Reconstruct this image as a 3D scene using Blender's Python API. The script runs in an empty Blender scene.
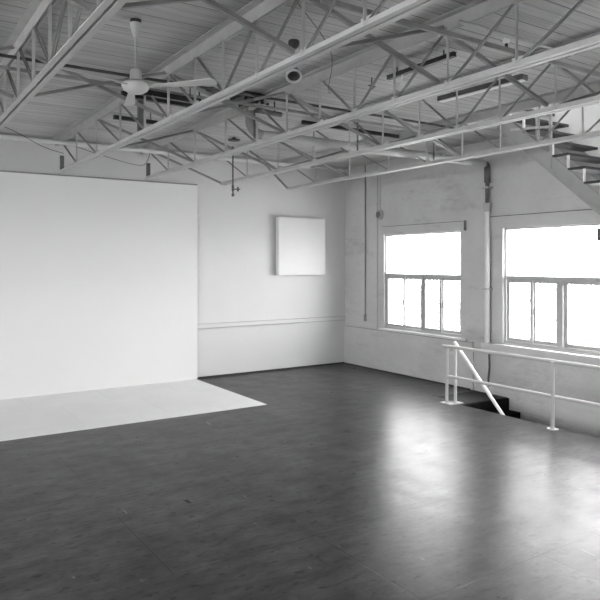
import bpy, bmesh, math, random
from mathutils import Vector, Matrix
random.seed(7)
C = bpy.context.scene.collection
PI = math.pi

# ------------------------------------------------------------------ helpers
class MB:
    """collects shapes into one mesh"""
    def __init__(s): s.bm = bmesh.new()
    def box(s, x0, y0, z0, x1, y1, z1):
        r = bmesh.ops.create_cube(s.bm, size=1)
        for v in r['verts']:
            v.co = Vector(((x0+x1)/2+v.co.x*(x1-x0), (y0+y1)/2+v.co.y*(y1-y0), (z0+z1)/2+v.co.z*(z1-z0)))
        return s
    def bar(s, p, q, w, h, up=(0, 0, 1), off=(0, 0)):
        p, q = Vector(p), Vector(q); d = (q-p); L = d.length; d.normalize()
        u = Vector(up)
        if abs(u.dot(d)) > .98: u = Vector((0, 1, 0))
        sd = d.cross(u).normalized(); u = sd.cross(d).normalized()
        r = bmesh.ops.create_cube(s.bm, size=1)
        c = (p+q)/2 + sd*off[0] + u*off[1]
        for v in r['verts']:
            v.co = c + d*(v.co.x*L) + sd*(v.co.y*w) + u*(v.co.z*h)
        return s
    def angle(s, p, q, leg, t, up=(0, 0, 1), flip=1):
        """an L section: one leg along up, the other sideways"""
        s.bar(p, q, t, leg, up, (0, leg/2))
        s.bar(p, q, leg, t, up, (flip*leg/2, t/2))
        return s
    def cyl(s, p, q, r1, r2=None, n=20, caps=True):
        p, q = Vector(p), Vector(q); r2 = r1 if r2 is None else r2
        d = q-p; L = d.length
        rot = d.to_track_quat('Z', 'Y').to_matrix().to_4x4()
        bmesh.ops.create_cone(s.bm, cap_ends=caps, segments=n, radius1=r1, radius2=r2, depth=L,
                              matrix=Matrix.Translation((p+q)/2) @ rot)
        return s
    def lathe(s, c, prof, n=32, tilt=None):
        """prof = [(r, z)...] turned around the vertical through c"""
        M = Matrix.Translation(Vector(c))
        if tilt is not None: M = M @ tilt
        rings = []
        for r, z in prof:
            rings.append([s.bm.verts.new(M @ Vector((max(r, 1e-4)*math.cos(2*PI*k/n), max(r, 1e-4)*math.sin(2*PI*k/n), z))) for k in range(n)])
        for a, b in zip(rings, rings[1:]):
            for k in range(n):
                s.bm.faces.new((a[k], a[(k+1) % n], b[(k+1) % n], b[k]))
        return s
    def tube(s, pts, r, n=12):
        """round tube along a list of points"""
        pts = [Vector(p) for p in pts]; rings = []
        prev = None
        for i, p in enumerate(pts):
            d = (pts[min(i+1, len(pts)-1)] - pts[max(i-1, 0)]).normalized()
            if prev is None:
                u = Vector((0, 0, 1)) if abs(d.z) < .9 else Vector((0, 1, 0))
            else: u = prev
            a = (u - d*u.dot(d)).normalized(); b = d.cross(a); prev = a
            rings.append([s.bm.verts.new(p + (a*math.cos(2*PI*k/n) + b*math.sin(2*PI*k/n))*r) for k in range(n)])
        for a, b in zip(rings, rings[1:]):
            for k in range(n):
                s.bm.faces.new((a[k], a[(k+1) % n], b[(k+1) % n], b[k]))
        for rr in (rings[0][::-1], rings[-1]):
            s.bm.faces.new(rr)
        return s
    def prism(s, pts, x0, x1):
        """polygon in the YZ plane extruded along X"""
        a = [s.bm.verts.new((x0, y, z)) for y, z in pts]; b = [s.bm.verts.new((x1, y, z)) for y, z in pts]
        n = len(pts)
        s.bm.faces.new(a); s.bm.faces.new(b[::-1])
        for k in range(n): s.bm.faces.new((a[k], b[k], b[(k+1) % n], a[(k+1) % n]))
        return s
    def build(s, name, mat, parent=None, smooth=False, bevel=0):
        if bevel:
            bmesh.ops.bevel(s.bm, geom=list(s.bm.edges), offset=bevel, segments=2, affect='EDGES', clamp_overlap=True)
        bmesh.ops.recalc_face_normals(s.bm, faces=s.bm.faces)
        me = bpy.data.meshes.new(name); s.bm.to_mesh(me); s.bm.free()
        me.materials.append(mat)
        if smooth:
            for p in me.polygons: p.use_smooth = True
            try: me.set_sharp_from_angle(angle=math.radians(38))
            except Exception: pass
        o = bpy.data.objects.new(name, me); C.objects.link(o)
        if parent is not None: o.parent = parent
        return o

def tag(o, label, cat, group=None, kind=None):
    o['label'] = label; o['category'] = cat
    if group: o['group'] = group
    if kind: o['kind'] = kind
    return o
def thing(name, label, cat, loc=(0, 0, 0), group=None):
    o = bpy.data.objects.new(name, None); o.empty_display_size = .1; C.objects.link(o); o.location = loc
    return tag(o, label, cat, group)
def struct(o):
    o['kind'] = 'structure'; return o
def sempty(name, loc=(0, 0, 0)):
    o = bpy.data.objects.new(name, None); C.objects.link(o); o.location = loc; o['kind'] = 'structure'; return o
def copy_tree(o, parent=None):
    c = o.copy(); C.objects.link(c)
    if parent is not None: c.parent = parent
    for ch in [x for x in bpy.data.objects if x.parent == o]: copy_tree(ch, c)
    return c

# ------------------------------------------------------------------ materials (a black and white photograph: greys)
def mat(name, v, rough=.6, metal=0, var=0, scale=6, bump=0, bscale=30, stretch=(1, 1, 1), v2=None, spec=.5):
    m = bpy.data.materials.new(name); m.use_nodes = True
    nt = m.node_tree; N = nt.nodes; L = nt.links; b = N['Principled BSDF']
    b.inputs['Base Color'].default_value = (v, v, v, 1)
    b.inputs['Roughness'].default_value = rough; b.inputs['Metallic'].default_value = metal
    b.inputs['Specular IOR Level'].default_value = spec
    tc = N.new('ShaderNodeTexCoord'); mp = N.new('ShaderNodeMapping'); mp.inputs['Scale'].default_value = stretch
    L.new(tc.outputs['Object'], mp.inputs['Vector'])
    if var or v2 is not None:
        n = N.new('ShaderNodeTexNoise'); n.inputs['Scale'].default_value = scale; n.inputs['Detail'].default_value = 8
        n.inputs['Roughness'].default_value = .62
        L.new(mp.outputs[0], n.inputs['Vector'])
        r = N.new('ShaderNodeValToRGB'); r.color_ramp.elements[0].position = .3; r.color_ramp.elements[1].position = .7
        lo, hi = (v*(1-var), v*(1+var)) if v2 is None else (v2, v)
        r.color_ramp.elements[0].color = (lo, lo, lo, 1); r.color_ramp.elements[1].color = (hi, hi, hi, 1)
        L.new(n.outputs['Fac'], r.inputs[0]); L.new(r.outputs[0], b.inputs['Base Color'])
        m['ramp'] = r.name
    if bump:
        n2 = N.new('ShaderNodeTexNoise'); n2.inputs['Scale'].default_value = bscale; n2.inputs['Detail'].default_value = 5
        L.new(mp.outputs[0], n2.inputs['Vector'])
        bp = N.new('ShaderNodeBump'); bp.inputs['Strength'].default_value = bump; bp.inputs['Distance'].default_value = .02
        L.new(n2.outputs['Fac'], bp.inputs['Height']); L.new(bp.outputs[0], b.inputs['Normal'])
    return m

M = {}
M['white_wall'] = mat('painted_plaster_white', .64, .7, var=.02, scale=1.3, bump=.12, bscale=5)
M['flat'] = mat('painted_drywall', .74, .75, var=.012, scale=.8, bump=.03, bscale=9)
M['steel'] = mat('painted_steel_pale', .46, .45, var=.10, scale=5, bump=.03)
M['web'] = mat('painted_steel_web', .27, .5, var=.12, scale=9)
M['brace'] = mat('painted_steel_brace', .27, .5, var=.12, scale=9)
M['darkrod'] = mat('dark_steel', .06, .5, var=.2)
M['pipe'] = mat('pale_painted_pipe', .42, .5, var=.1, scale=4)
M['iron'] = mat('dark_cast_iron', .12, .6, var=.3, scale=14)
M['black'] = mat('black_enamel', .018, .45)
M['white'] = mat('white_enamel', .78, .35, var=.03)
M['fan'] = mat('cream_enamel_fan', .50, .4, var=.03)
M['rail'] = mat('white_painted_rail', .50, .4, var=.05)
M['alu'] = mat('aluminium_window', .42, .45, var=.06, scale=8)
M['sill'] = mat('painted_sill', .66, .5, var=.05)
M['rubber'] = mat('black_rubber_tread', .010, .95, spec=.1, bump=.2, bscale=90)
M['mat_dark'] = mat('dark_landing_mat', .03, .8, bump=.2, bscale=70)
M['canvas'] = mat('white_canvas', .74, .8, var=.01, bump=.05, bscale=140)
M['tread'] = mat('dark_wood_tread', .05, .6, var=.25, scale=7)
M['stringer'] = mat('painted_stringer', .36, .6, var=.06)
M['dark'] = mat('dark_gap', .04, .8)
M['greybox'] = mat('grey_plastic', .12, .5)
M['snow'] = mat('pale_ground', .5, .9, var=.06, scale=.3)
M['bark'] = mat('pale_bark', .24, .9, var=.15)

def glass_mat():
    m = bpy.data.materials.new('window_glass'); m.use_nodes = True
    nt = m.node_tree; N = nt.nodes; L = nt.links
    for n in list(N): N.remove(n)
    out = N.new('ShaderNodeOutputMaterial'); mix = N.new('ShaderNodeMixShader')
    t = N.new('ShaderNodeBsdfTransparent'); t.inputs[0].default_value = (.95, .95, .95, 1)
    g = N.new('ShaderNodeBsdfGlossy'); g.inputs['Roughness'].default_value = .02
    lw = N.new('ShaderNodeLayerWeight'); lw.inputs[0].default_value = .5
    pw = N.new('ShaderNodeMath'); pw.operation = 'POWER'; pw.inputs[1].default_value = 5
    fr = N.new('ShaderNodeMath'); fr.operation = 'MULTIPLY_ADD'; fr.inputs[1].default_value = .8; fr.inputs[2].default_value = .03
    L.new(lw.outputs['Facing'], pw.inputs[0]); L.new(pw.outputs[0], fr.inputs[0])
    L.new(fr.outputs[0], mix.inputs[0]); L.new(t.outputs[0], mix.inputs[1]); L.new(g.outputs[0], mix.inputs[2])
    L.new(mix.outputs[0], out.inputs[0]); return m
M['glass'] = glass_mat()

def block_wall_mat():
    """painted concrete block with patched plaster and faint stains"""
    m = mat('painted_block_wall', .54, .75, var=.07, scale=1.4)
    nt = m.node_tree; N = nt.nodes; L = nt.links; b = N['Principled BSDF']
    tc = N.new('ShaderNodeTexCoord'); mp = N.new('ShaderNodeMapping')
    mp.inputs['Rotation'].default_value = (0, 0, 0)
    sp = N.new('ShaderNodeSeparateXYZ'); cb = N.new('ShaderNodeCombineXYZ')
    L.new(tc.outputs['Object'], sp.inputs[0]); L.new(sp.outputs['Y'], cb.inputs['X']); L.new(sp.outputs['Z'], cb.inputs['Y'])
    br = N.new('ShaderNodeTexBrick'); br.inputs['Scale'].default_value = 1
    br.inputs['Brick Width'].default_value = .4; br.inputs['Row Height'].default_value = .2
    br.inputs['Mortar Size'].default_value = .006; br.inputs['Mortar Smooth'].default_value = .6
    L.new(cb.outputs[0], br.inputs['Vector'])
    n = N.new('ShaderNodeTexNoise'); n.inputs['Scale'].default_value = 3; n.inputs['Detail'].default_value = 9; n.inputs['Roughness'].default_value = .7
    L.new(tc.outputs['Object'], n.inputs['Vector'])
    ma = N.new('ShaderNodeMath'); ma.operation = 'MULTIPLY_ADD'; ma.inputs[1].default_value = -.07
    L.new(br.outputs['Fac'], ma.inputs[0]); L.new(n.outputs['Fac'], ma.inputs[2])
    bp = N.new('ShaderNodeBump'); bp.inputs['Strength'].default_value = .55; bp.inputs['Distance'].default_value = .04
    L.new(ma.outputs[0], bp.inputs['Height']); L.new(bp.outputs[0], b.inputs['Normal'])
    # flaking stains
    n3 = N.new('ShaderNodeTexNoise'); n3.inputs['Scale'].default_value = 1.1; n3.inputs['Detail'].default_value = 12; n3.inputs['Roughness'].default_value = .75
    mp3 = N.new('ShaderNodeMapping'); mp3.inputs['Scale'].default_value = (1, .7, 2.2)
    L.new(tc.outputs['Object'], mp3.inputs[0]); L.new(mp3.outputs[0], n3.inputs['Vector'])
    r3 = N.new('ShaderNodeValToRGB'); r3.color_ramp.elements[0].position = .54; r3.color_ramp.elements[1].position = .72
    r3.color_ramp.elements[0].color = (1, 1, 1, 1); r3.color_ramp.elements[1].color = (.68, .68, .68, 1)
    L.new(n3.outputs['Fac'], r3.inputs[0])
    mx = N.new('ShaderNodeMix'); mx.data_type = 'RGBA'; mx.blend_type = 'MULTIPLY'; mx.inputs[0].default_value = 1
    src = b.inputs['Base Color'].links[0].from_socket
    L.new(src, mx.inputs[6]); L.new(r3.outputs[0], mx.inputs[7]); L.new(mx.outputs[2], b.inputs['Base Color'])
    return m
M['block'] = block_wall_mat()

def floor_mat():
    m = bpy.data.materials.new('painted_plywood_floor'); m.use_nodes = True
    nt = m.node_tree; N = nt.nodes; L = nt.links; b = N['Principled BSDF']
    tc = N.new('ShaderNodeTexCoord')
    def noise(scale, st=(1, 1, 1), det=8, ro=.6):
        mp = N.new('ShaderNodeMapping'); mp.inputs['Scale'].default_value = st; L.new(tc.outputs['Object'], mp.inputs[0])
        n = N.new('ShaderNodeTexNoise'); n.inputs['Scale'].default_value = scale; n.inputs['Detail'].default_value = det; n.inputs['Roughness'].default_value = ro
        L.new(mp.outputs[0], n.inputs['Vector']); return n.outputs['Fac']
    def ramp(f, p0, c0, p1, c1):
        r = N.new('ShaderNodeValToRGB'); e = r.color_ramp.elements
        e[0].position = p0; e[1].position = p1; e[0].color = (c0, c0, c0, 1); e[1].color = (c1, c1, c1, 1)
        L.new(f, r.inputs[0]); return r.outputs[0]
    def mul(a, c, f=1, mode='MULTIPLY'):
        x = N.new('ShaderNodeMix'); x.data_type = 'RGBA'; x.blend_type = mode; x.inputs[0].default_value = f
        L.new(a, x.inputs[6]); L.new(c, x.inputs[7]); return x.outputs[2]
    base = ramp(noise(1.4, (1, .55, 1)), .3, .036, .75, .072)
    grain = ramp(noise(3.2, (.7, 1.6, 1), 14, .78), .38, .5, .66, 1.6)
    col = mul(base, grain)
    spots = ramp(noise(11, (.8, 1.6, 1), 3, .5), .60, 1, .68, .35)
    col = mul(col, spots)
    br = N.new('ShaderNodeTexBrick'); br.inputs['Scale'].default_value = 1
    br.inputs['Brick Width'].default_value = 2.44; br.inputs['Row Height'].default_value = 1.22
    br.inputs['Mortar Size'].default_value = .006; br.inputs['Mortar Smooth'].default_value = .6
    mp = N.new('ShaderNodeMapping'); mp.inputs['Location'].default_value = (1.87, .54, 0); L.new(tc.outputs['Object'], mp.inputs[0])
    L.new(mp.outputs[0], br.inputs['Vector'])
    seam = ramp(br.outputs['Fac'], 0, 1, 1, .4); col = mul(col, seam)
    # pale scuffs
    sc = ramp(noise(13, (1, .25, 1), 2, .4), .74, 0, .78, .10); col = mul(col, sc, 1, 'ADD')
    L.new(col, b.inputs['Base Color'])
    ro = ramp(noise(3, (1, .7, 1)), .3, .27, .75, .36); L.new(ro, b.inputs['Roughness'])
    b.inputs['Specular IOR Level'].default_value = .10
    ma = N.new('ShaderNodeMath'); ma.operation = 'MULTIPLY_ADD'; ma.inputs[1].default_value = -.3
    L.new(br.outputs['Fac'], ma.inputs[0]); L.new(noise(14, (.6, 1.4, 1), 8, .7), ma.inputs[2])
    bp = N.new('ShaderNodeBump'); bp.inputs['Strength'].default_value = .30; bp.inputs['Distance'].default_value = .006
    L.new(ma.outputs[0], bp.inputs['Height']); L.new(bp.outputs[0], b.inputs['Normal'])
    return m
M['floor'] = floor_mat()

def deck_mat():
    """tongue and groove boards running along X"""
    m = bpy.data.materials.new('timber_roof_deck'); m.use_nodes = True
    nt = m.node_tree; N = nt.nodes; L = nt.links; b = N['Principled BSDF']
    tc = N.new('ShaderNodeTexCoord')
    br = N.new('ShaderNodeTexBrick'); br.inputs['Scale'].default_value = 1
    br.inputs['Brick Width'].default_value = 40; br.inputs['Row Height'].default_value = .135
    br.inputs['Mortar Size'].default_value = .0045; br.inputs['Mortar Smooth'].default_value = .3
    br.inputs['Color1'].default_value = (.43, .43, .43, 1); br.inputs['Color2'].default_value = (.56, .56, .56, 1)
    br.inputs['Mortar'].default_value = (.27, .27, .27, 1)
    L.new(tc.outputs['Object'], br.inputs['Vector'])
    mp = N.new('ShaderNodeMapping'); mp.inputs['Scale'].default_value = (.5, 9, 1); L.new(tc.outputs['Object'], mp.inputs[0])
    n = N.new('ShaderNodeTexNoise'); n.inputs['Scale'].default_value = 3; n.inputs['Detail'].default_value = 9; n.inputs['Roughness'].default_value = .7
    L.new(mp.outputs[0], n.inputs['Vector'])
    r = N.new('ShaderNodeValToRGB'); e = r.color_ramp.elements
    e[0].position = .3; e[1].position = .7; e[0].color = (.75, .75, .75, 1); e[1].color = (1.12, 1.12, 1.12, 1)
    L.new(n.outputs['Fac'], r.inputs[0])
    x = N.new('ShaderNodeMix'); x.data_type = 'RGBA'; x.blend_type = 'MULTIPLY'; x.inputs[0].default_value = 1
    L.new(br.outputs['Color'], x.inputs[6]); L.new(r.outputs[0], x.inputs[7]); L.new(x.outputs[2], b.inputs['Base Color'])
    b2 = N.new('ShaderNodeTexBrick'); b2.inputs['Scale'].default_value = 1
    b2.inputs['Brick Width'].default_value = 40; b2.inputs['Row Height'].default_value = .405
    b2.inputs['Mortar Size'].default_value = .006; b2.inputs['Mortar Smooth'].default_value = .4
    b2.inputs['Color1'].default_value = (.93, .93, .93, 1); b2.inputs['Color2'].default_value = (1, 1, 1, 1); b2.inputs['Mortar'].default_value = (.36, .36, .36, 1)
    L.new(tc.outputs['Object'], b2.inputs['Vector'])
    x2 = N.new('ShaderNodeMix'); x2.data_type = 'RGBA'; x2.blend_type = 'MULTIPLY'; x2.inputs[0].default_value = 1
    L.new(x.outputs[2], x2.inputs[6]); L.new(b2.outputs['Color'], x2.inputs[7]); L.new(x2.outputs[2], b.inputs['Base Color'])
    b.inputs['Roughness'].default_value = .7
    iv = N.new('ShaderNodeMath'); iv.operation = 'SUBTRACT'; iv.inputs[0].default_value = 1; L.new(br.outputs['Fac'], iv.inputs[1])
    bp = N.new('ShaderNodeBump'); bp.inputs['Strength'].default_value = .5; bp.inputs['Distance'].default_value = .01
    L.new(iv.outputs[0], bp.inputs['Height']); L.new(bp.outputs[0], b.inputs['Normal'])
    return m
M['deck'] = deck_mat()

def white_floor_mat():
    m = mat('white_painted_floor_boards', .82, .5, var=.04, scale=1.2)
    nt = m.node_tree; N = nt.nodes; L = nt.links; b = N['Principled BSDF']
    tc = N.new('ShaderNodeTexCoord'); br = N.new('ShaderNodeTexBrick'); br.inputs['Scale'].default_value = 1
    br.inputs['Brick Width'].default_value = 1.22; br.inputs['Row Height'].default_value = 1.3; br.offset = 0.35
    br.inputs['Mortar Size'].default_value = .002
    br.inputs['Color1'].default_value = (1, 1, 1, 1); br.inputs['Color2'].default_value = (.97, .97, .97, 1); br.inputs['Mortar'].default_value = (.7, .7, .7, 1)
    L.new(tc.outputs['Object'], br.inputs['Vector'])
    x = N.new('ShaderNodeMix'); x.data_type = 'RGBA'; x.blend_type = 'MULTIPLY'; x.inputs[0].default_value = 1
    src = b.inputs['Base Color'].links[0].from_socket
    L.new(src, x.inputs[6]); L.new(br.outputs['Color'], x.inputs[7]); L.new(x.outputs[2], b.inputs['Base Color'])
    return m
M['whitefloor'] = white_floor_mat()

# ------------------------------------------------------------------ dimensions
XW, YW, XL, YF, ZD = 8.73, 11.48, -4.6, -1.12, 4.27
WT = .28
OX0, OY0, OY1 = 7.66, 3.45, 7.10          # stairwell opening in the floor
HX0, HY0, HY1 = 7.15, 2.4, 6.2            # hatch opening in the roof deck
LOW = -2.9

# ------------------------------------------------------------------ shell
b = MB()
b.box(XL-.2, YF-.2, -.25, OX0, YW+.2, 0); b.box(OX0, OY1, -.25, XW, YW+.2, 0); b.box(OX0, YF-.2, -.25, XW, OY0, 0)
struct(b.build('floor', M['floor']))
b = MB()
b.box(XL-.2, YF-.2, ZD, HX0, YW+.2, ZD+.2); b.box(HX0, HY1, ZD, XW, YW+.2, ZD+.2); b.box(HX0, YF-.2, ZD, XW, HY0, ZD+.2)
struct(b.build('ceiling', M['deck']))
struct(MB().box(XL-.2, YW, -.25, XW+WT, YW+.2, ZD).build('wall_back', M['white_wall']))
FILL_WIN = [(6.2, 7.8), (-.6, 4.4)]  # unseen left wall windows, added to fill the room with light
b = MB(); b.box(XL-.2, YF-.2, -.25, XL, YW, .9).box(XL-.2, YF-.2, 3.3, XL, YW, ZD)
ed = [YF-.2, -.6, 4.4, 6.2, 7.8, YW]
for k in range(0, 6, 2): b.box(XL-.2, ed[k], .9, XL, ed[k+1], 3.3)
struct(b.build('wall_left', M['white_wall']))
M['grey_wall'] = mat('painted_plaster_grey', .35, .8, var=.04, scale=1.3)
struct(MB().box(XL, YF-.2, -.25, XW+WT, YF, ZD).build('wall_front', M['grey_wall']))

# right wall with window openings: (y0, y1) far to near
WIN = [(8.11, 10.17), (4.05, 7.17), (.15, 3.15)]
WZ0, WZ1 = .88, 2.77
b = MB()
b.box(XW, YF, LOW, XW+WT, YW, WZ0)
b.box(XW, YF, WZ1, XW+WT, YW, 6.8)
edges = [YF] + [v for w in reversed(WIN) for v in w] + [YW]
for k in range(0, len(edges), 2):
    b.box(XW, edges[k], WZ0, XW+WT, edges[k+1], WZ1)
struct(b.build('wall_right', M['block']))
# thicker lower part of the right wall
b = MB().box(XW-.03, 7.80, 0, XW, YW, .835)
struct(b.build('trim_1', M['block']))
# window stools
struct(MB().box(XW-.12, YF, .735, XW, 7.55, .86).build('trim_2', M['sill'], bevel=.006))
struct(MB().box(XW-.05, 7.95, .835, XW, 10.3, .875).build('trim_3', M['sill'], bevel=.005))
# lintels standing a little proud of the wall
struct(MB().box(XW-.045, 7.98, WZ1, XW, 10.2, 2.93).build('trim_4', M['block'], bevel=.004))
struct(MB().box(XW-.035, .0, WZ1, XW, 7.42, 2.97).build('trim_5', M['block'], bevel=.004))
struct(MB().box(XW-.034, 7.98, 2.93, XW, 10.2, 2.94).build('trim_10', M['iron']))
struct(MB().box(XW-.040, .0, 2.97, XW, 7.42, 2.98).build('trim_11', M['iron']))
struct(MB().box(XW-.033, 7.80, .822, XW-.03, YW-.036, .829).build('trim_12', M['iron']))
# pilaster band between the windows and plaster strip by the corner
struct(MB().box(XW-.02, 7.17, .86, XW, 7.38, 2.77).build('trim_6', M['block']))
struct(MB().box(XW-.02, 10.36, .84, XW, 10.70, ZD).build('trim_7', M['block']))
# rail on the back wall
struct(MB().box(5.19, YW-.035, .955, XW, YW, 1.03).build('trim_8', M['white_wall'], bevel=.003))
struct(MB().box(5.19, YW-.05, 1.032, XW, YW, 1.038).build('trim_13', M['pipe']))
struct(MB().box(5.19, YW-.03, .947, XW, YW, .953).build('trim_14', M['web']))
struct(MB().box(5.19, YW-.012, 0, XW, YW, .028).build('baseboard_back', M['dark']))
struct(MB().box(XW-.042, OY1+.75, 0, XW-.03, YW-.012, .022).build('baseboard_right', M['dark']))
# head flashing end cap of the far window
struct(MB().box(XW-.06, 7.968, 2.77, XW, 7.98, 2.945).build('trim_9', M['brace']))

# stairwell below the floor
b = MB().box(OX0-.12, OY0-1, LOW, OX0, OY1+.8, -.25).box(OX0, OY1+.55, LOW, XW, OY1+.7, -.25).box(OX0, OY0-1.1, LOW, XW, OY0-1, -.25)
struct(b.build('wall_stairwell', M['white_wall']))
struct(MB().box(OX0-.2, OY0-1.1, LOW-.1, XW+.1, OY1+.8, LOW).build('floor_lower', M['floor']))

# roof bulkhead above the stair hatch
b = MB()
b.box(HX0-.15, HY0-.15, ZD+.2, HX0, 7.6, 6.8); b.box(HX0, 7.45, ZD+.2, XW, 7.6, 6.8); b.box(HX0, HY0-.15, ZD+.2, XW, HY0, 6.8)
struct(b.build('wall_bulkhead', M['white_wall']))
b = MB()
b.box(HX0-.15, HY0-.15, 6.8, XW+WT, 3.4, 6.95); b.box(HX0-.15, 6.6, 6.8, XW+WT, 7.6, 6.95)
b.box(HX0-.15, 3.4, 6.8, HX0+.3, 6.6, 6.95); b.box(XW-.15, 3.4, 6.8, XW+WT, 6.6, 6.95)
struct(b.build('ceiling_bulkhead', M['white_wall']))
w = sempty('window_4', (0, 0, 0))
b = MB(); x0, x1, y0, y1 = HX0+.3, XW-.15, 3.4, 6.6
b.box(x0, y0, 6.88, x0+.05, y1, 7.0); b.box(x1-.05, y0, 6.88, x1, y1, 7.0); b.box(x0, y0, 6.88, x1, y0+.05, 7.0); b.box(x0, y1-.05, 6.88, x1, y1, 7.0)
b.box(x0, 4.98, 6.9, x1, 5.02, 6.98)
b.build('window_frame', M['alu'], w)
MB().box(x0+.05, y0+.05, 6.93, x1-.05, y1-.05, 6.936).build('pane', M['glass'], w)

# ------------------------------------------------------------------ windows
XF = XW+.075            # plane of the frames
def window(n, y0, y1, posts, sash):
    """posts: y of main lower posts with width; sash: list of sliding sash rectangles (ya, yb)"""
    e = sempty('window_%d' % n, (XF, (y0+y1)/2, WZ0))
    iv = Matrix.Translation(-Vector(e.location))
    def put(mb, name, m, par=e, **k):
        bmesh.ops.transform(mb.bm, matrix=iv, verts=mb.bm.verts)
        return mb.build(name, m, par, **k)
    t = .024; R = 1.96
    b = MB()
    b.box(XF-.04, y0, WZ0, XF+.05, y0+t, WZ1).box(XF-.04, y1-t, WZ0, XF+.05, y1, WZ1)
    b.box(XF-.04, y0, WZ1-t, XF+.05, y1, WZ1).box(XF-.05, y0, WZ0, XF+.05, y1, WZ0+.045)
    b.box(XF-.05, y0+t, R-.028, XF+.05, y1-t, R+.028)
    for yy, ww in posts:
        b.box(XF-.05, yy-ww/2, WZ0+.045, XF+.05, yy+ww/2, R-.028)
    put(b, 'window_frame', M['alu'])
    put(MB().box(XF+.01, y0+t, R+.028, XF+.016, y1-t, WZ1-t), 'pane', M['glass'])
    for k, (ya, yb) in enumerate(sash):
        dx = -.02 if k % 2 else .012
        z0, z1 = WZ0+.045, R-.028; f = .052
        s = MB()
        s.box(XF+dx-.012, ya, z0, XF+dx+.012, ya+f, z1).box(XF+dx-.012, yb-f, z0, XF+dx+.012, yb, z1)
        s.box(XF+dx-.012, ya+f, z0, XF+dx+.012, yb-f, z0+f).box(XF+dx-.012, ya+f, z1-f, XF+dx+.012, yb-f, z1)
        so = put(s, 'sash', M['alu'])
        put(MB().box(XF+dx-.003, ya+f, z0+f, XF+dx+.003, yb-f, z1-f), 'pane', M['glass'], so)
        if yb-ya < .8:
            yy = ya+f/2 if k % 2 else yb-f/2
            put(MB().box(XF+dx-.03, yy-.012, 1.38, XF+dx-.012, yy+.012, 1.47), 'latch', M['iron'], so)
    return e
window(1, 8.11, 10.17, [(9.11, .05)], [(8.135, 8.64), (8.61, 9.085), (9.135, 9.64), (9.60, 10.145)])
window(2, 4.05, 7.17, [(6.13, .09)], [(6.175, 6.66), (6.63, 7.135), (4.085, 6.085)])
window(3, .15, 3.15, [(1.65, .05)], [(1.675, 3.115), (.185, 1.625)])

for i, (y0, y1) in enumerate(FILL_WIN):  # frames and panes of the added fill windows, out of view
    e = sempty('window_%d' % (5+i), (XL-.1, (y0+y1)/2, .9))
    h = (y1-y0)/2
    b = MB().box(-.04, -h, 0, .04, -h+.05, 2.4).box(-.04, h-.05, 0, .04, h, 2.4).box(-.04, -h, 0, .04, h, .05).box(-.04, -h, 2.35, .04, h, 2.4)
    for k in (-.5, 0, .5): b.box(-.03, k*h*1.0-.02, .05, .03, k*h+.02, 2.35)
    b.build('window_frame', M['alu'], e)
    MB().box(-.045, -h+.05, .05, -.039, h-.05, 2.35).build('pane', M['glass'], e)

# ------------------------------------------------------------------ studio flat and white floor
t = thing('wall_flat', 'large plain white painted panel standing against the back wall', 'panel', (1.8, YW-.1, .006))
MB().box(-3.4, .03, 0, 3.38, .045, 3.66).build('facing', M['flat'], t)
b = MB().box(-3.4, .046, 0, 3.365, .095, 3.60)
b.build('backing_frame', M['white_wall'], t)
MB().box(-3.4, .03, 3.661, 3.38, .095, 3.685).build('top_shadow_strip', M['web'], t)  # dark strip added to draw the gap shadow along the panel top
tag(MB().box(-1.6, 8.77, 0, 5.15, YW-.004, .006).build('white_floor_sheet', M['whitefloor']),
    'white painted floor area lying in front of the large white panel', 'floor covering')
t = thing('canvas', 'blank square white canvas hanging on the back wall near the corner', 'canvas', (7.51, YW, 1.95))
MB().box(6.93-7.51, -.15, 0, 8.10-7.51, -.035, 1.19).build('canvas_face', M['canvas'], t, bevel=.006)
MB().box(6.98-7.51, -.035, .05, 8.05-7.51, 0, 1.14).build('stretcher_frame', M['white_wall'], t)

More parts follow.
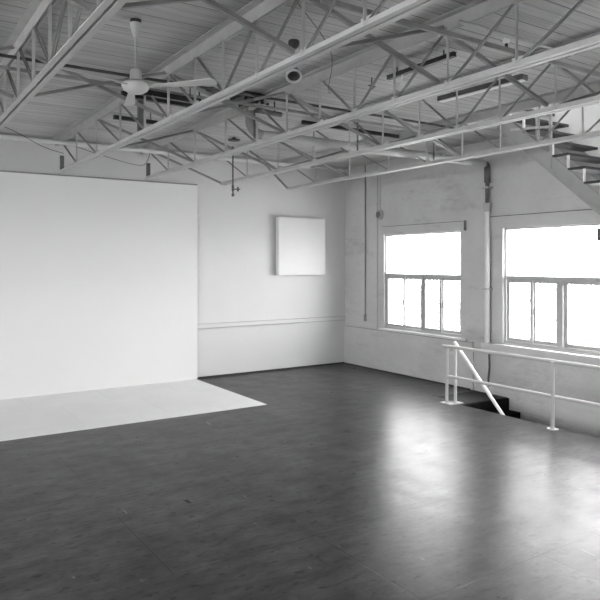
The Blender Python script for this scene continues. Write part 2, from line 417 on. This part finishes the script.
# ------------------------------------------------------------------ roof trusses
MID = 5.18
OFF = [.60, 1.27, 1.97, 2.84, 3.86, 4.90, 5.87]
NB = [MID-o for o in reversed(OFF)] + [MID] + [MID+o for o in OFF]
ZB, ZT = 3.665, 4.155
truss_labels = {
    -.31: 'long pale steel roof truss furthest left, only passing over the camera side',
    1.15: 'pale roof truss nearest the camera, crossing the top left corner',
    2.61: 'pale roof truss just beyond the ceiling fan, ending above the white panel',
    4.07: 'pale roof truss ending above the right part of the white panel',
    5.53: 'pale steel roof truss with the thin iron drop pipe beside its far end',
    6.99: 'pale steel roof truss nearest the window wall, passing beside the open stair'}
def make_truss():
    t = thing('roof_truss', '', 'roof truss', (0, MID, ZB), 'steel roof trusses')
    y = lambda v: v-MID
    g = .011
    tc = MB()
    for sgn in (-1, 1):
        tc.bar((sgn*(g+.004), y(YF+.01), 0), (sgn*(g+.004), y(YW-.07), 0), .008, ZD-ZT-.008, off=(0, ZT-ZB+(ZD-ZT-.008)/2))
        tc.box(sgn*g if sgn > 0 else -.085, y(YF+.01), ZD-ZB-.010, .085 if sgn > 0 else -g, y(YW-.07), ZD-ZB-.001)
    tc.build('top_chord', M['steel'], t)
    bc = MB()
    for sgn in (-1, 1):
        a, c = sorted((sgn*g, sgn*.055))
        bc.box(a, y(NB[0]), 0, c, y(NB[-1]), .008)
        a, c = sorted((sgn*g, sgn*(g+.008)))
        bc.box(a, y(NB[0]), .008, c, y(NB[-1]), .055)
    bc.build('bottom_chord', M['steel'], t)
    zt = ZT-ZB+.03
    for v in NB[1:-1]:
        MB().angle((0, y(v), .02), (0, y(v), zt), .022, .006, up=(0, 1, 0)).build('vertical_web', M['steel'], t)
    n = len(NB)//2
    for i in range(n, len(NB)-1):
        MB().angle((-.004, y(NB[i+1]), zt), (-.004, y(NB[i]), .03), .014, .006, up=(1, 0, 0)).bar((-.012, y(NB[i+1]), zt), (-.012, y(NB[i]), .03), .006, .014, up=(1, 0, 0)).build('diagonal_web', M['web'], t)
        j = 2*n-i
        MB().angle((-.004, y(NB[j-1]), zt), (-.004, y(NB[j]), .03), .014, .006, up=(1, 0, 0)).bar((-.012, y(NB[j-1]), zt), (-.012, y(NB[j]), .03), .006, .014, up=(1, 0, 0)).build('diagonal_web', M['web'], t)
    for v in NB[1:-1]:
        MB().box(-.004, y(v)-.05, .012, .004, y(v)+.05, .085).build('gusset_plate', M['steel'], t)
    return t
truss = make_truss(); trusses = {}
for i, x in enumerate(truss_labels):
    o = truss if i == 0 else copy_tree(truss)
    o.location.x = x; o['label'] = truss_labels[x]; trusses[x] = o
for x in (2.61, 4.07):          # dark hanger stubs at the far ends
    MB().box(-.03, 11.0-MID, .055, .03, 11.04-MID, .28).build('end_hanger', M['iron'], trusses[x])

# ------------------------------------------------------------------ cross bracing between trusses
XS = [-.31, 1.15, 2.61, 4.07, 5.53, 6.99]
rown = {3.94: 'in the nearest row', 6.45: 'in the middle row', 9.04: 'in the row by the back wall'}
bayn = ['left of the corner truss', 'left of the fan truss', 'right of the fan truss', 'at the middle of the roof', 'nearest the window wall']
for ry, rt in rown.items():
    for k in range(3 if ry > 9 else 1, 6):
        xa, xb = XS[k-1], XS[k]
        t = thing('cross_brace', 'crossed brace bars %s, %s' % (bayn[k-1], rt), 'cross brace', (xa, ry, ZB), 'cross bracing between the roof trusses')
        w = xb-xa; h = ZT-ZB
        MB().angle((.05, .03, h), (w-.05, .03, .05), .032, .006, flip=-1).build('brace_bar', M['brace'], t)
        MB().angle((.05, -.03, .05), (w-.05, -.03, h), .032, .006).build('brace_bar', M['brace'], t)
t = tag(MB().angle((5.48, 11.02, ZB+.02), (4.12, 11.02, ZT), .03, .006).build('end_brace', M['brace']), 'single steel brace rising left from the far truss end above the canvas wall', 'brace')
t = tag(MB().angle((6.94, 11.02, ZB+.02), (6.25, 11.02, ZD-.01), .03, .006).build('end_brace', M['brace']), 'short steel brace rising from the far truss end right of the canvas', 'brace')

# ------------------------------------------------------------------ rods and pipes along X
def rod(name, y, z, xa, xb, r, m, label, cat):
    return tag(MB().cyl((xa, y, z), (xb, y, z), r, n=12).build(name, m, smooth=True), label, cat)
tag(MB().box(2.7, 3.815, 4.065, 8.6, 3.84, 4.105).build('tie_bar', M['brace']), 'flat pale steel tie bar under the top chords at upper right, carrying the small bulb', 'tie bar')
rod('conduit', 3.70, 4.145, 3.95, 5.48, .016, M['steel'], 'thin pale conduit under the deck just nearer than the flat tie bar', 'conduit')
rod('steel_rod', 6.60, 4.13, -3.9, 7.1, .016, M['darkrod'], 'long dark steel rod crossing all the trusses behind the fan', 'rod')
rod('conduit', 7.04, 4.14, -3.9, 7.1, .018, M['web'], 'long grey conduit crossing the trusses just beyond the dark rod', 'conduit')
rod('sprinkler_pipe', 10.75, 4.11, -3.9, 7.3, .036, M['sill'], 'long pale pipe crossing under the deck near the back wall', 'pipe')
rod('steel_rod', 11.25, 4.20, -3.9, 8.3, .030, M['pipe'], 'grey pipe tucked at the top of the back wall', 'pipe')

# rain leader: drain, elbow, long pipe, wall drop
t = thing('rain_leader_pipe', 'long pale drain pipe running under the trusses to the window wall', 'pipe', (4.1, 7.40, 3.87))
MB().cyl((0, 0, .40), (0, 0, .33), .17, .15, n=28).build('drain_bowl', M['black'], t, smooth=True)
b = MB().box(-.36, -.48, .34, .0, -.12, .40)
for k in range(5): b.box(-.34+k*.075, -.49, .27, -.31+k*.075, -.46, .34)
b.build('drain_grate', M['black'], t)
pts = [(0, 0, .35), (0, 0, .16)] + [(.16-.16*math.cos(a), 0, .16-.16*math.sin(a)) for a in [PI/2*k/6 for k in range(1, 7)]] + [(.5, 0, 0), (2.5, 0, -.01), (4.42, 0, -.02)]
MB().tube(pts[:8], .064, 20).build('drop_elbow', M['web'], t, smooth=True)
MB().tube(pts[7:], .062, 20).build('pipe_run', M['pipe'], t, smooth=True)
for x in (.36, 1.9, 3.4): MB().cyl((x, 0, -.005), (x+.07, 0, -.005), .072, n=20).build('coupling', M['pipe'], t, smooth=True)
for x in (.02, 1.7, 3.2): MB().box(x-.012, -.076, -.07, x+.012, -.066, .40).build('pipe_hanger', M['iron'], t)
t = thing('wall_drain_pipe', 'vertical drain pipe on the window wall between the two windows', 'pipe', (8.62, 7.44, .86))
ex = 8.62
z1 = 3.85-.86
pts = [(-.09, -.04, z1), (-.03, -.02, z1)] + [(-.03+.06*math.sin(a), -.02+.02*math.sin(a), z1-.06+.06*math.cos(a)) for a in [PI/2*k/5 for k in range(1, 6)]] + [(.03, .0, z1-.3)]
MB().tube(pts, .052, 18).build('elbow', M['iron'], t, smooth=True)
MB().cyl((.03, 0, z1-.25), (.03, 0, 3.12-.86), .034, n=18).build('upper_pipe', M['iron'], t, smooth=True)
MB().cyl((.03, 0, 3.20-.86), (.03, 0, 3.06-.86), .075, .05, n=20).build('bell_fitting', M['pipe'], t, smooth=True)
MB().cyl((.03, 0, 3.06-.86), (.03, 0, 0.0), .045, n=20).build('lower_pipe', M['sill'], t, smooth=True)
for zz in (1.75-.86, 3.45-.86): MB().box(-.03, -.06, zz, .11, .06, zz+.03).build('pipe_clamp', M['pipe'], t)
tag(MB().cyl((XW-.02, 10.75, 1.0), (XW-.02, 10.75, ZD), .013, n=12).cyl((XW-.025, 10.75, .98), (XW-.025, 10.75, 1.12), .03, n=12).build('conduit', M['web'], smooth=True),
    'thin grey vertical conduit on the window wall close to the corner', 'conduit')
t = thing('wall_sleeve', 'small round open sleeve high on the wall above the far window', 'wall sleeve', (XW, 10.27, 3.19))
MB().lathe((0, 0, 0), [(.075, .0), (.075, .07), (.095, .07), (.095, 0)], 24, Matrix.Rotation(-PI/2, 4, 'Y')).build('ring', M['block'], t, smooth=True)
MB().cyl((0, 0, 0), (-.02, 0, 0), .074, n=24).build('inner_disc', M['iron'], t)
MB().cyl((-.012, 0, .08), (-.012, 0, 1.0), .004, n=8).build('thin_wire', M['web'], t)
# narrow cracked pipe chase below the near stool
tag(MB().tube([(XW-.015, 7.46, .70), (XW-.012, 7.45, .45), (XW-.02, 7.47, .25), (XW-.015, 7.46, .12)], .017, 8).build('pipe_stub', M['iron'], smooth=True),
    'short dark rusty pipe on the wall behind the railing posts', 'pipe')
# iron drop pipe with a valve
t = thing('hanging_pipe', 'thin iron pipe with side valve hanging near the back wall above the canvas', 'pipe', (5.38, 10.35, 3.38))
MB().cyl((0, 0, .0), (0, 0, ZD-3.38), .013, n=10).build('drop', M['iron'], t, smooth=True)
MB().cyl((0, 0, .0), (0, 0, .05), .024, n=12).cyl((0, 0, .10), (0, 0, .20), .022, n=12).build('fitting', M['iron'], t, smooth=True)
d = Vector((.836, -.549, 0))
MB().cyl((0, 0, .13), d*.13+Vector((0, 0, .13)), .010, n=10).cyl(d*.09+Vector((0, 0, .09)), d*.09+Vector((0, 0, .17)), .014, n=10).build('side_valve', M['iron'], t, smooth=True)

# ------------------------------------------------------------------ ceiling fan
t = thing('ceiling_fan', 'white three-blade ceiling fan hanging on a long rod at upper left', 'ceiling fan', (1.89, 5.42, 3.60))
H = ZD-3.60
MB().lathe((0, 0, 0), [(.0, H), (.048, H), (.046, H-.03)], 28).build('ceiling_cap', M['black'], t, smooth=True)
MB().lathe((0, 0, 0), [(.0, H-.025), (.050, H-.03), (.044, H-.07), (.024, H-.14), (.012, H-.15), (0, H-.15)], 28).build('canopy', M['fan'], t, smooth=True)
MB().cyl((0, 0, .20), (0, 0, H-.14), .009, n=12).build('down_rod', M['pipe'], t, smooth=True)
mo = MB().lathe((0, 0, 0), [(.0, .25), (.03, .25), (.047, .235), (.052, .15), (.060, .138), (.10, .135), (.118, .122), (.118, .105), (.10, .07), (.065, .048), (0, .044)], 40).build('motor_housing', M['fan'], t, smooth=True)
MB().lathe((0, 0, 0), [(.055, .152), (.060, .152), (.060, .140), (.055, .140)], 32).build('dark_band', M['iron'], mo, smooth=True)
a0 = math.atan2(-.549, .836)
for k in range(3):
    a = a0 - math.radians(13) - k*2*PI/3
    R = Matrix.Rotation(a, 4, 'Z') @ Matrix.Rotation(math.radians(-13), 4, 'X')
    bl = MB(); prof = [(.16, -.025), (.25, -.03), (.50, -.045), (.67, -.056), (.71, -.04), (.72, 0), (.71, .04), (.67, .056), (.50, .045), (.25, .03), (.16, .025)]
    lo = [bl.bm.verts.new((x, y, .105)) for x, y in prof]; hi = [bl.bm.verts.new((x, y, .112)) for x, y in prof]
    bl.bm.faces.new(lo[::-1]); bl.bm.faces.new(hi)
    n = len(prof)
    for i in range(n): bl.bm.faces.new((lo[i], lo[(i+1) % n], hi[(i+1) % n], hi[i]))
    bmesh.ops.transform(bl.bm, matrix=R, verts=bl.bm.verts)
    bo = bl.build('blade', M['fan'], t)
    ir = MB().box(.09, -.02, .098, .20, .02, .105); bmesh.ops.transform(ir.bm, matrix=R, verts=ir.bm.verts)
    ir.build('blade_iron', M['pipe'], bo)

# ------------------------------------------------------------------ lamps and small things under the deck
t = thing('pendant_lamp', 'small black-capped flood lamp with white rim hanging by the upper centre truss', 'lamp', (3.12, 4.845, 3.80))
MB().cyl((0, 0, .1), (0, 0, ZD-3.80), .006, n=10).build('stem', M['pipe'], t, smooth=True)
MB().lathe((0, 0, .31), [(0, .05), (.045, .05), (.052, .03), (.046, .0), (.022, -.025), (0, -.025)], 28).build('cap', M['black'], t, smooth=True)
tl = Matrix.Rotation(math.radians(-38), 4, Vector((.836, -.549, 0)))
MB().lathe((0, 0, .05), [(.0, .11), (.03, .10), (.058, .045), (.068, .0), (.058, .0), (.04, .045), (0, .06)], 32, tl).build('reflector', M['iron'], t, smooth=True)
MB().lathe((0, 0, .05), [(.056, .004), (.072, .004), (.074, -.012), (.056, -.012), (.056, .004)], 32, tl).build('rim', M['white'], t, smooth=True)

def strip(name, xa, ya, xb, yb, z, w, h, m, label, cat, under=None):
    t = thing(name, label, cat, ((xa+xb)/2, (ya+yb)/2, z))
    L = Vector((xb-xa, yb-ya, 0)); hl = L/2
    MB().bar(-hl, hl, w, h, off=(0, h/2)).build('housing', m, t, bevel=.003)
    u = L.normalized()
    for s in (-.7, .7):
        c = hl*s
        MB().cyl(c+Vector((0, 0, h)), c+Vector((0, 0, ZD-z)), .008, n=8).build('hanger', M['iron'], t)
    if under is not None:
        MB().bar(-hl*.97, hl*.97, w*.75, .012, off=(0, -.006)).build('diffuser', under, t)
    return t
strip('lighting_track', 5.12, 7.72, 7.52, 7.80, 4.17, .05, .05, M['black'], 'long black lighting track running towards the window wall', 'lighting track')
strip('lighting_track', 4.66, 4.40, 4.66, 5.36, 4.17, .045, .045, M['black'], 'short black lighting track near the top centre, lying along the trusses', 'lighting track')
strip('fluorescent_light', 5.72, 4.42, 5.66, 5.58, 4.12, .09, .05, M['iron'], 'unlit fluorescent batten with pale underside at upper right', 'light fitting', M['white'])
strip('strip_fixture', 2.35, 6.95, 3.22, 7.02, 4.05, .05, .06, M['black'], 'nearer of two dark strip fixtures behind the fan blade', 'light fitting')
strip('strip_fixture', 2.35, 7.20, 3.26, 7.27, 4.06, .05, .06, M['black'], 'further of two dark strip fixtures behind the fan blade', 'light fitting')
strip('strip_fixture', 2.66, 8.47, 3.26, 8.50, 4.08, .05, .05, M['black'], 'short black strip fixture beyond the black hanging duct below the fan', 'light fitting')
tag(MB().cyl((4.02, 7.10, 4.10), (4.40, 7.14, 4.10), .032, n=16).cyl((4.3, 7.13, 4.1), (4.3, 7.13, ZD), .01, n=8).build('pipe_stub', M['iron'], smooth=True), 'short dark horizontal pipe beside the roof drain elbow', 'pipe')
tag(MB().box(2.82, 7.96, 3.84, 2.90, 8.04, ZD-.001).build('hanging_duct', M['iron'], bevel=.006), 'dark square duct hanging straight down behind the fan', 'duct')
# spot head on the short track
t = thing('spot_lamp', 'small white spotlight hanging from the short black track', 'lamp', (4.66, 5.14, 4.02))
MB().cyl((0, 0, .07), (0, 0, .15), .008, n=10).build('stem', M['white'], t)
MB().lathe((0, 0, .04), [(0, .05), (.025, .045), (.03, .0), (.045, -.05), (.038, -.05), (.02, 0), (0, .0)], 24, Matrix.Rotation(.7, 4, 'X')).build('lamp_shade', M['white'], t, smooth=True)
# bulb on the tie bar
t = thing('light_bulb', 'dusty globe bulb standing on the tie bar at upper right', 'bulb', (4.70, 3.8275, 4.105))
MB().cyl((0, 0, 0), (0, 0, .035), .012, .016, n=16).build('socket', M['black'], t, smooth=True)
MB().lathe((0, 0, .06), [(0, .034), (.017, .031), (.029, .017), (.034, 0), (.026, -.019), (.013, -.03), (0, -.032)], 24).build('globe', M['white'], t, smooth=True)
# discs and heads
t = thing('ceiling_vent', 'round black vent disc under the deck over the back wall', 'vent', (5.02, 9.62, ZD))
MB().lathe((0, 0, 0), [(.03, 0), (.03, -.03), (.10, -.035), (.105, -.045), (.09, -.055), (0, -.055)], 32).build('disc', M['black'], t, smooth=True)
t = thing('ceiling_vent', 'round dark disc under the deck left of the upper centre truss', 'vent', (3.37, 7.02, ZD))
MB().lathe((0, 0, 0), [(.03, 0), (.03, -.03), (.085, -.035), (.09, -.045), (.075, -.06), (0, -.06)], 32).build('disc', M['black'], t, smooth=True)
t = thing('ceiling_sprinkler', 'tiny dark sprinkler head under the deck above the centre trusses', 'sprinkler', (4.68, 5.66, 4.15))
MB().cyl((0, 0, .03), (0, 0, ZD-4.15), .009, n=10).build('drop', M['iron'], t, smooth=True)
b = MB().cyl((0, 0, 0), (0, 0, .006), .028, n=16).cyl((0, 0, .005), (0, 0, .035), .008, n=8).box(-.05, -.005, .02, .05, .005, .03)
b.build('deflector', M['iron'], t)
t = thing('ceiling_sprinkler', 'small black sprinkler head beside the round disc left of the centre truss', 'sprinkler', (3.30, 7.22, 4.12))
MB().cyl((0, 0, .03), (0, 0, ZD-4.12), .01, n=10).build('drop', M['iron'], t, smooth=True)
MB().lathe((0, 0, .02), [(0, .03), (.025, .025), (.03, 0), (.02, -.02), (0, -.025)], 20).build('deflector', M['black'], t, smooth=True)

# slack wires
def wire(pts, r, label):
    out = []
    P = [Vector(p) for p in pts]
    for i in range(len(P)-1):
        p0, p1, p2, p3 = P[max(i-1, 0)], P[i], P[i+1], P[min(i+2, len(P)-1)]
        for k in range(8):
            u = k/8
            out.append(.5*((2*p1)+(-p0+p2)*u+(2*p0-5*p1+4*p2-p3)*u*u+(-p0+3*p1-3*p2+p3)*u**3))
    out.append(P[-1])
    return tag(MB().tube(out, r, 6).build('wire', M['iron'], smooth=True), label, 'wire')
wire([(2.62, 10.9, 4.15), (3.2, 11.0, 4.02), (3.9, 11.05, 3.90), (4.05, 11.0, 4.0), (4.07, 10.95, 4.15)], .005, 'thin slack wire drooping over the right part of the white panel')
wire([(1.15, 9.6, 4.15), (1.7, 10.0, 4.08), (2.2, 10.5, 3.98), (2.58, 10.8, 3.95)], .005, 'thin slack wire drooping over the left part of the white panel')
wire([(2.61, 4.0, 4.1), (3.2, 4.4, 3.95), (3.75, 5.2, 3.90), (4.07, 5.6, 4.0)], .004, 'thin slack wire between the trusses right of the flood lamp')

# ------------------------------------------------------------------ stair up to the roof
t = thing('open_staircase', 'open-riser staircase rising along the window wall to the roof hatch', 'staircase', (8.2, 1.2, 0))
O = Vector((8.2, 1.2, 0)); RUN, RISE = .233, .2033
ty, tz = 5.23, 3.65                      # front edge of one known tread
def top_at(y): return tz + (y-ty)/RUN*RISE
k0 = -17
x0, x1 = OX0-.01, XW-.005
for k in range(k0, 5):
    y0 = ty+k*RUN; z = tz+k*RISE
    MB().box(x0-O.x, y0-O.y, z-.035, x1-O.x-.04, y0+RUN+.015-O.y, z).build('tread', M['tread'], t, bevel=.004)
    MB().box(x0+.005-O.x, y0+.004-O.y, z-RISE+.0, x0+.035-O.x, y0+.03-O.y, z-.035).build('tread_bracket', M['white'], t)
ya, yb = ty+k0*RUN-.02, ty+5*RUN
for xa, xb in ((x0+.002, x0+.035), (x1-.04, x1)):
    pts = [(ya-O.y+.25, 0.0), (ya-O.y, 0.0), (ya-O.y, top_at(ya)-RISE-.02), (yb-O.y, top_at(yb)-RISE-.02-.0), (yb-O.y, top_at(yb)-RISE-.30)]
    MB().prism(pts, xa-O.x, xb-O.x).build('stringer', M['stringer'], t)
def post(y, z0, z1, x=x0+.012, s=.035):
    MB().box(x-s/2-O.x-.012, y-s/2-O.y, z0, x+s/2-O.x-.012, y+s/2-O.y, z1).build('post', M['stringer'], t)
post(5.50, 3.47, 4.22); post(5.72, 3.85, 4.22, s=.022)
MB().bar(Vector((x0-.005, 5.45, 4.03))-O, Vector((x0-.005, 6.15, 4.10))-O, .02, .03).build('guard_rail', M['rail'], t)
MB().cyl(Vector((XW-.10, 2.0, top_at(2.0)+.68))-O, Vector((XW-.10, 6.3, top_at(6.3)+.68))-O, .025, n=14).build('handrail', M['white'], t, smooth=True)
for yy in (2.4, 3.9, 5.45): MB().cyl(Vector((XW-.005, yy, top_at(yy)+.62))-O, Vector((XW-.10, yy, top_at(yy)+.68))-O, .012, n=8).build('handrail_bracket', M['rail'], t)
# landing inside the roof bulkhead
struct(MB().box(HX0, HY1+.19, ZD+.2, XW, 7.45, ZD+.24).build('floor_bulkhead', M['tread']))
t = thing('equipment_box', 'small dark grey box hanging under the staircase at the right edge', 'box', (OX0, 4.71, 2.475))
MB().box(-.05, -.10, 0, .05, .10, .165).build('housing', M['greybox'], t, bevel=.012)
MB().cyl((0.01, 0, .165), (0.01, 0, .27), .008, n=8).build('hanger', M['iron'], t)

# ------------------------------------------------------------------ stair down
t = thing('stair_down', 'black rubber-covered steps going down behind the white railing', 'staircase', (8.2, 7.0, 0))
O = Vector((8.2, 7.0, 0))
prof = []; y, z = 7.06, 0
b_pts = [(OY1+.0, -.004), (OY1+.0, -.30)]
steps = 15; r2, n2 = .192, .222
pts = [(7.0985, -.002)]
y = 7.04; z = -.002
pts.append((y, z))
for k in range(steps-1):
    z -= r2; pts.append((y, z)); y -= n2; pts.append((y, z))
zend = z
pts.append((y, z-.16)); pts.append((7.0985, -.30))
MB().prism([(a-O.y, c) for a, c in pts], OX0+.03-O.x, XW-.02-O.x).build('steps', M['rubber'], t)
tag(MB().box(OX0+.13, OY1+.01, 0, XW-.05, 7.74, .006).build('landing_mat', M['mat_dark']), 'dark rubber mat on the floor at the head of the stairs down', 'mat')

# ------------------------------------------------------------------ railing
t = thing('stair_railing', 'white pipe railing along the stair opening by the windows', 'railing', (7.57, 5.4, 0))
O = Vector((7.57, 5.4, 0)); r = .026
def P(x, y, z): return Vector((x, y, z))-O
MB().cyl(P(7.60, 7.42, .885), P(7.56, 3.40, .90), r, n=16).build('top_rail', M['rail'], t, smooth=True)
MB().cyl(P(7.59, 7.36, .42), P(7.56, 3.40, .435), r*.9, n=16).build('mid_rail', M['rail'], t, smooth=True)
def rpost(x, y, top, plate=True):
    MB().cyl(P(x, y, .01), P(x, y, top), r*.95, n=16).build('post', M['rail'], t, smooth=True)
    if plate: MB().cyl(P(x, y, 0), P(x, y, .012), .075, n=24).cyl(P(x, y, .012), P(x, y, .03), .035, .026, n=20).build('base_flange', M['rail'], t, smooth=True)
rpost(7.54, 5.39, .895); rpost(7.56, 3.46, .90)
# paired end posts with a bent head
bend = [P(7.585, 7.33, .01), P(7.585, 7.33, .78)] + [P(7.585+.05*(1-math.cos(a)), 7.33, .78+.06*math.sin(a)) for a in [PI/2*k/5 for k in range(1, 6)]] + [P(7.675, 7.27, .845)]
MB().tube(bend, r*.95, 14).build('post', M['rail'], t, smooth=True)
MB().cyl(P(7.68, 7.24, .01), P(7.68, 7.24, .90), r*.95, n=16).build('post', M['rail'], t, smooth=True)
MB().box(7.50-O.x, 7.17-O.y, 0, 7.655-O.x, 7.40-O.y, .012).box(7.62-O.x, 7.16-O.y, 0, 7.78-O.x, 7.32-O.y, .012).build('base_plate', M['rail'], t, bevel=.003)
# sloping handrail into the stairwell
MB().cyl(P(7.70, 7.275, .955), P(7.70, 5.95, -.41), .026, n=16).build('sloping_handrail', M['white'], t, smooth=True)

# ------------------------------------------------------------------ outdoors
tag(MB().box(-60, -60, -3.4, 90, 90, -3.2).build('ground', M['snow']), 'pale bright ground outside the windows', 'ground')['kind'] = 'structure'
def tree(x, y, h, seed, label):
    rd = random.Random(seed); t = thing('bare_tree', label, 'tree', (x, y, -3.2), 'bare trees outside the windows')
    m = MB(); MB_ = m
    tw = MB()
    m.tube([(0, 0, 0), (.05, 0, h*.4), (-.05, .05, h*.75), (0, 0, h)], .05, 8)
    for k in range(60):
        z = h*rd.uniform(.3, .97); a = rd.uniform(0, 2*PI); L = rd.uniform(.6, 1.7)
        p = Vector((0, 0, z)); q = p+Vector((math.cos(a)*L, math.sin(a)*L, L*rd.uniform(.3, .9)))
        tw.bar(p, q, .03, .03)
        for j in range(9):
            s = p.lerp(q, rd.uniform(.3, 1)); e = s+Vector((rd.uniform(-.5, .5), rd.uniform(-.5, .5), rd.uniform(0, .5)))
            tw.bar(s, e, .022, .022)
    m.build('trunk', M['bark'], t, smooth=True); tw.build('twigs', M['bark'], t)
tree(14.0, 13.3, 5.0, 3, 'thin bare tree seen through the far window')
tree(14.0, 9.1, 5.0, 5, 'thin bare tree seen through the near window')

# ------------------------------------------------------------------ light: an overcast sky through the windows
wd = bpy.data.worlds.new('world'); bpy.context.scene.world = wd; wd.use_nodes = True
bg = wd.node_tree.nodes['Background']; bg.inputs[0].default_value = (1, 1, 1, 1); bg.inputs[1].default_value = 9.0
def portal(loc, rot, sx, sy):
    l = bpy.data.lights.new('window_portal', 'AREA'); l.shape = 'RECTANGLE'; l.size = sx; l.size_y = sy; l.cycles.is_portal = True
    o = bpy.data.objects.new('window_portal', l); C.objects.link(o); o.location = loc; o.rotation_euler = rot
for y0, y1 in WIN:
    portal((XW+WT+.02, (y0+y1)/2, (WZ0+WZ1)/2), (0, PI/2, 0), WZ1-WZ0, y1-y0)     # -Z of the lamp looks to -X
for y0, y1 in FILL_WIN:
    portal((XL-.22, (y0+y1)/2, 2.1), (0, -PI/2, 0), 2.4, y1-y0)
portal(((HX0+.3+XW-.15)/2, 5.0, 7.02), (0, 0, 0), XW-HX0-.45, 3.2)

# ------------------------------------------------------------------ camera
cam = bpy.data.cameras.new('camera'); co = bpy.data.objects.new('camera', cam); C.objects.link(co)
cam.sensor_fit = 'HORIZONTAL'; cam.sensor_width = 36; cam.lens = 36*654/600
cam.shift_y = -37/600
co.location = (0, 0, 2.2); co.rotation_euler = (PI/2, 0, -math.atan2(430, 654))
cam.clip_start = .05; cam.clip_end = 300
sc = bpy.context.scene; sc.camera = co
sc.view_settings.view_transform = 'Standard'; sc.view_settings.look = 'None'
sc.view_settings.gamma = 1; sc.view_settings.use_curve_mapping = False
sc.view_settings.exposure = 1.32
cy = sc.cycles
cy.max_bounces = 14; cy.diffuse_bounces = 10; cy.glossy_bounces = 4; cy.transparent_max_bounces = 16
cy.use_denoising = True; cy.sample_clamp_indirect = 10
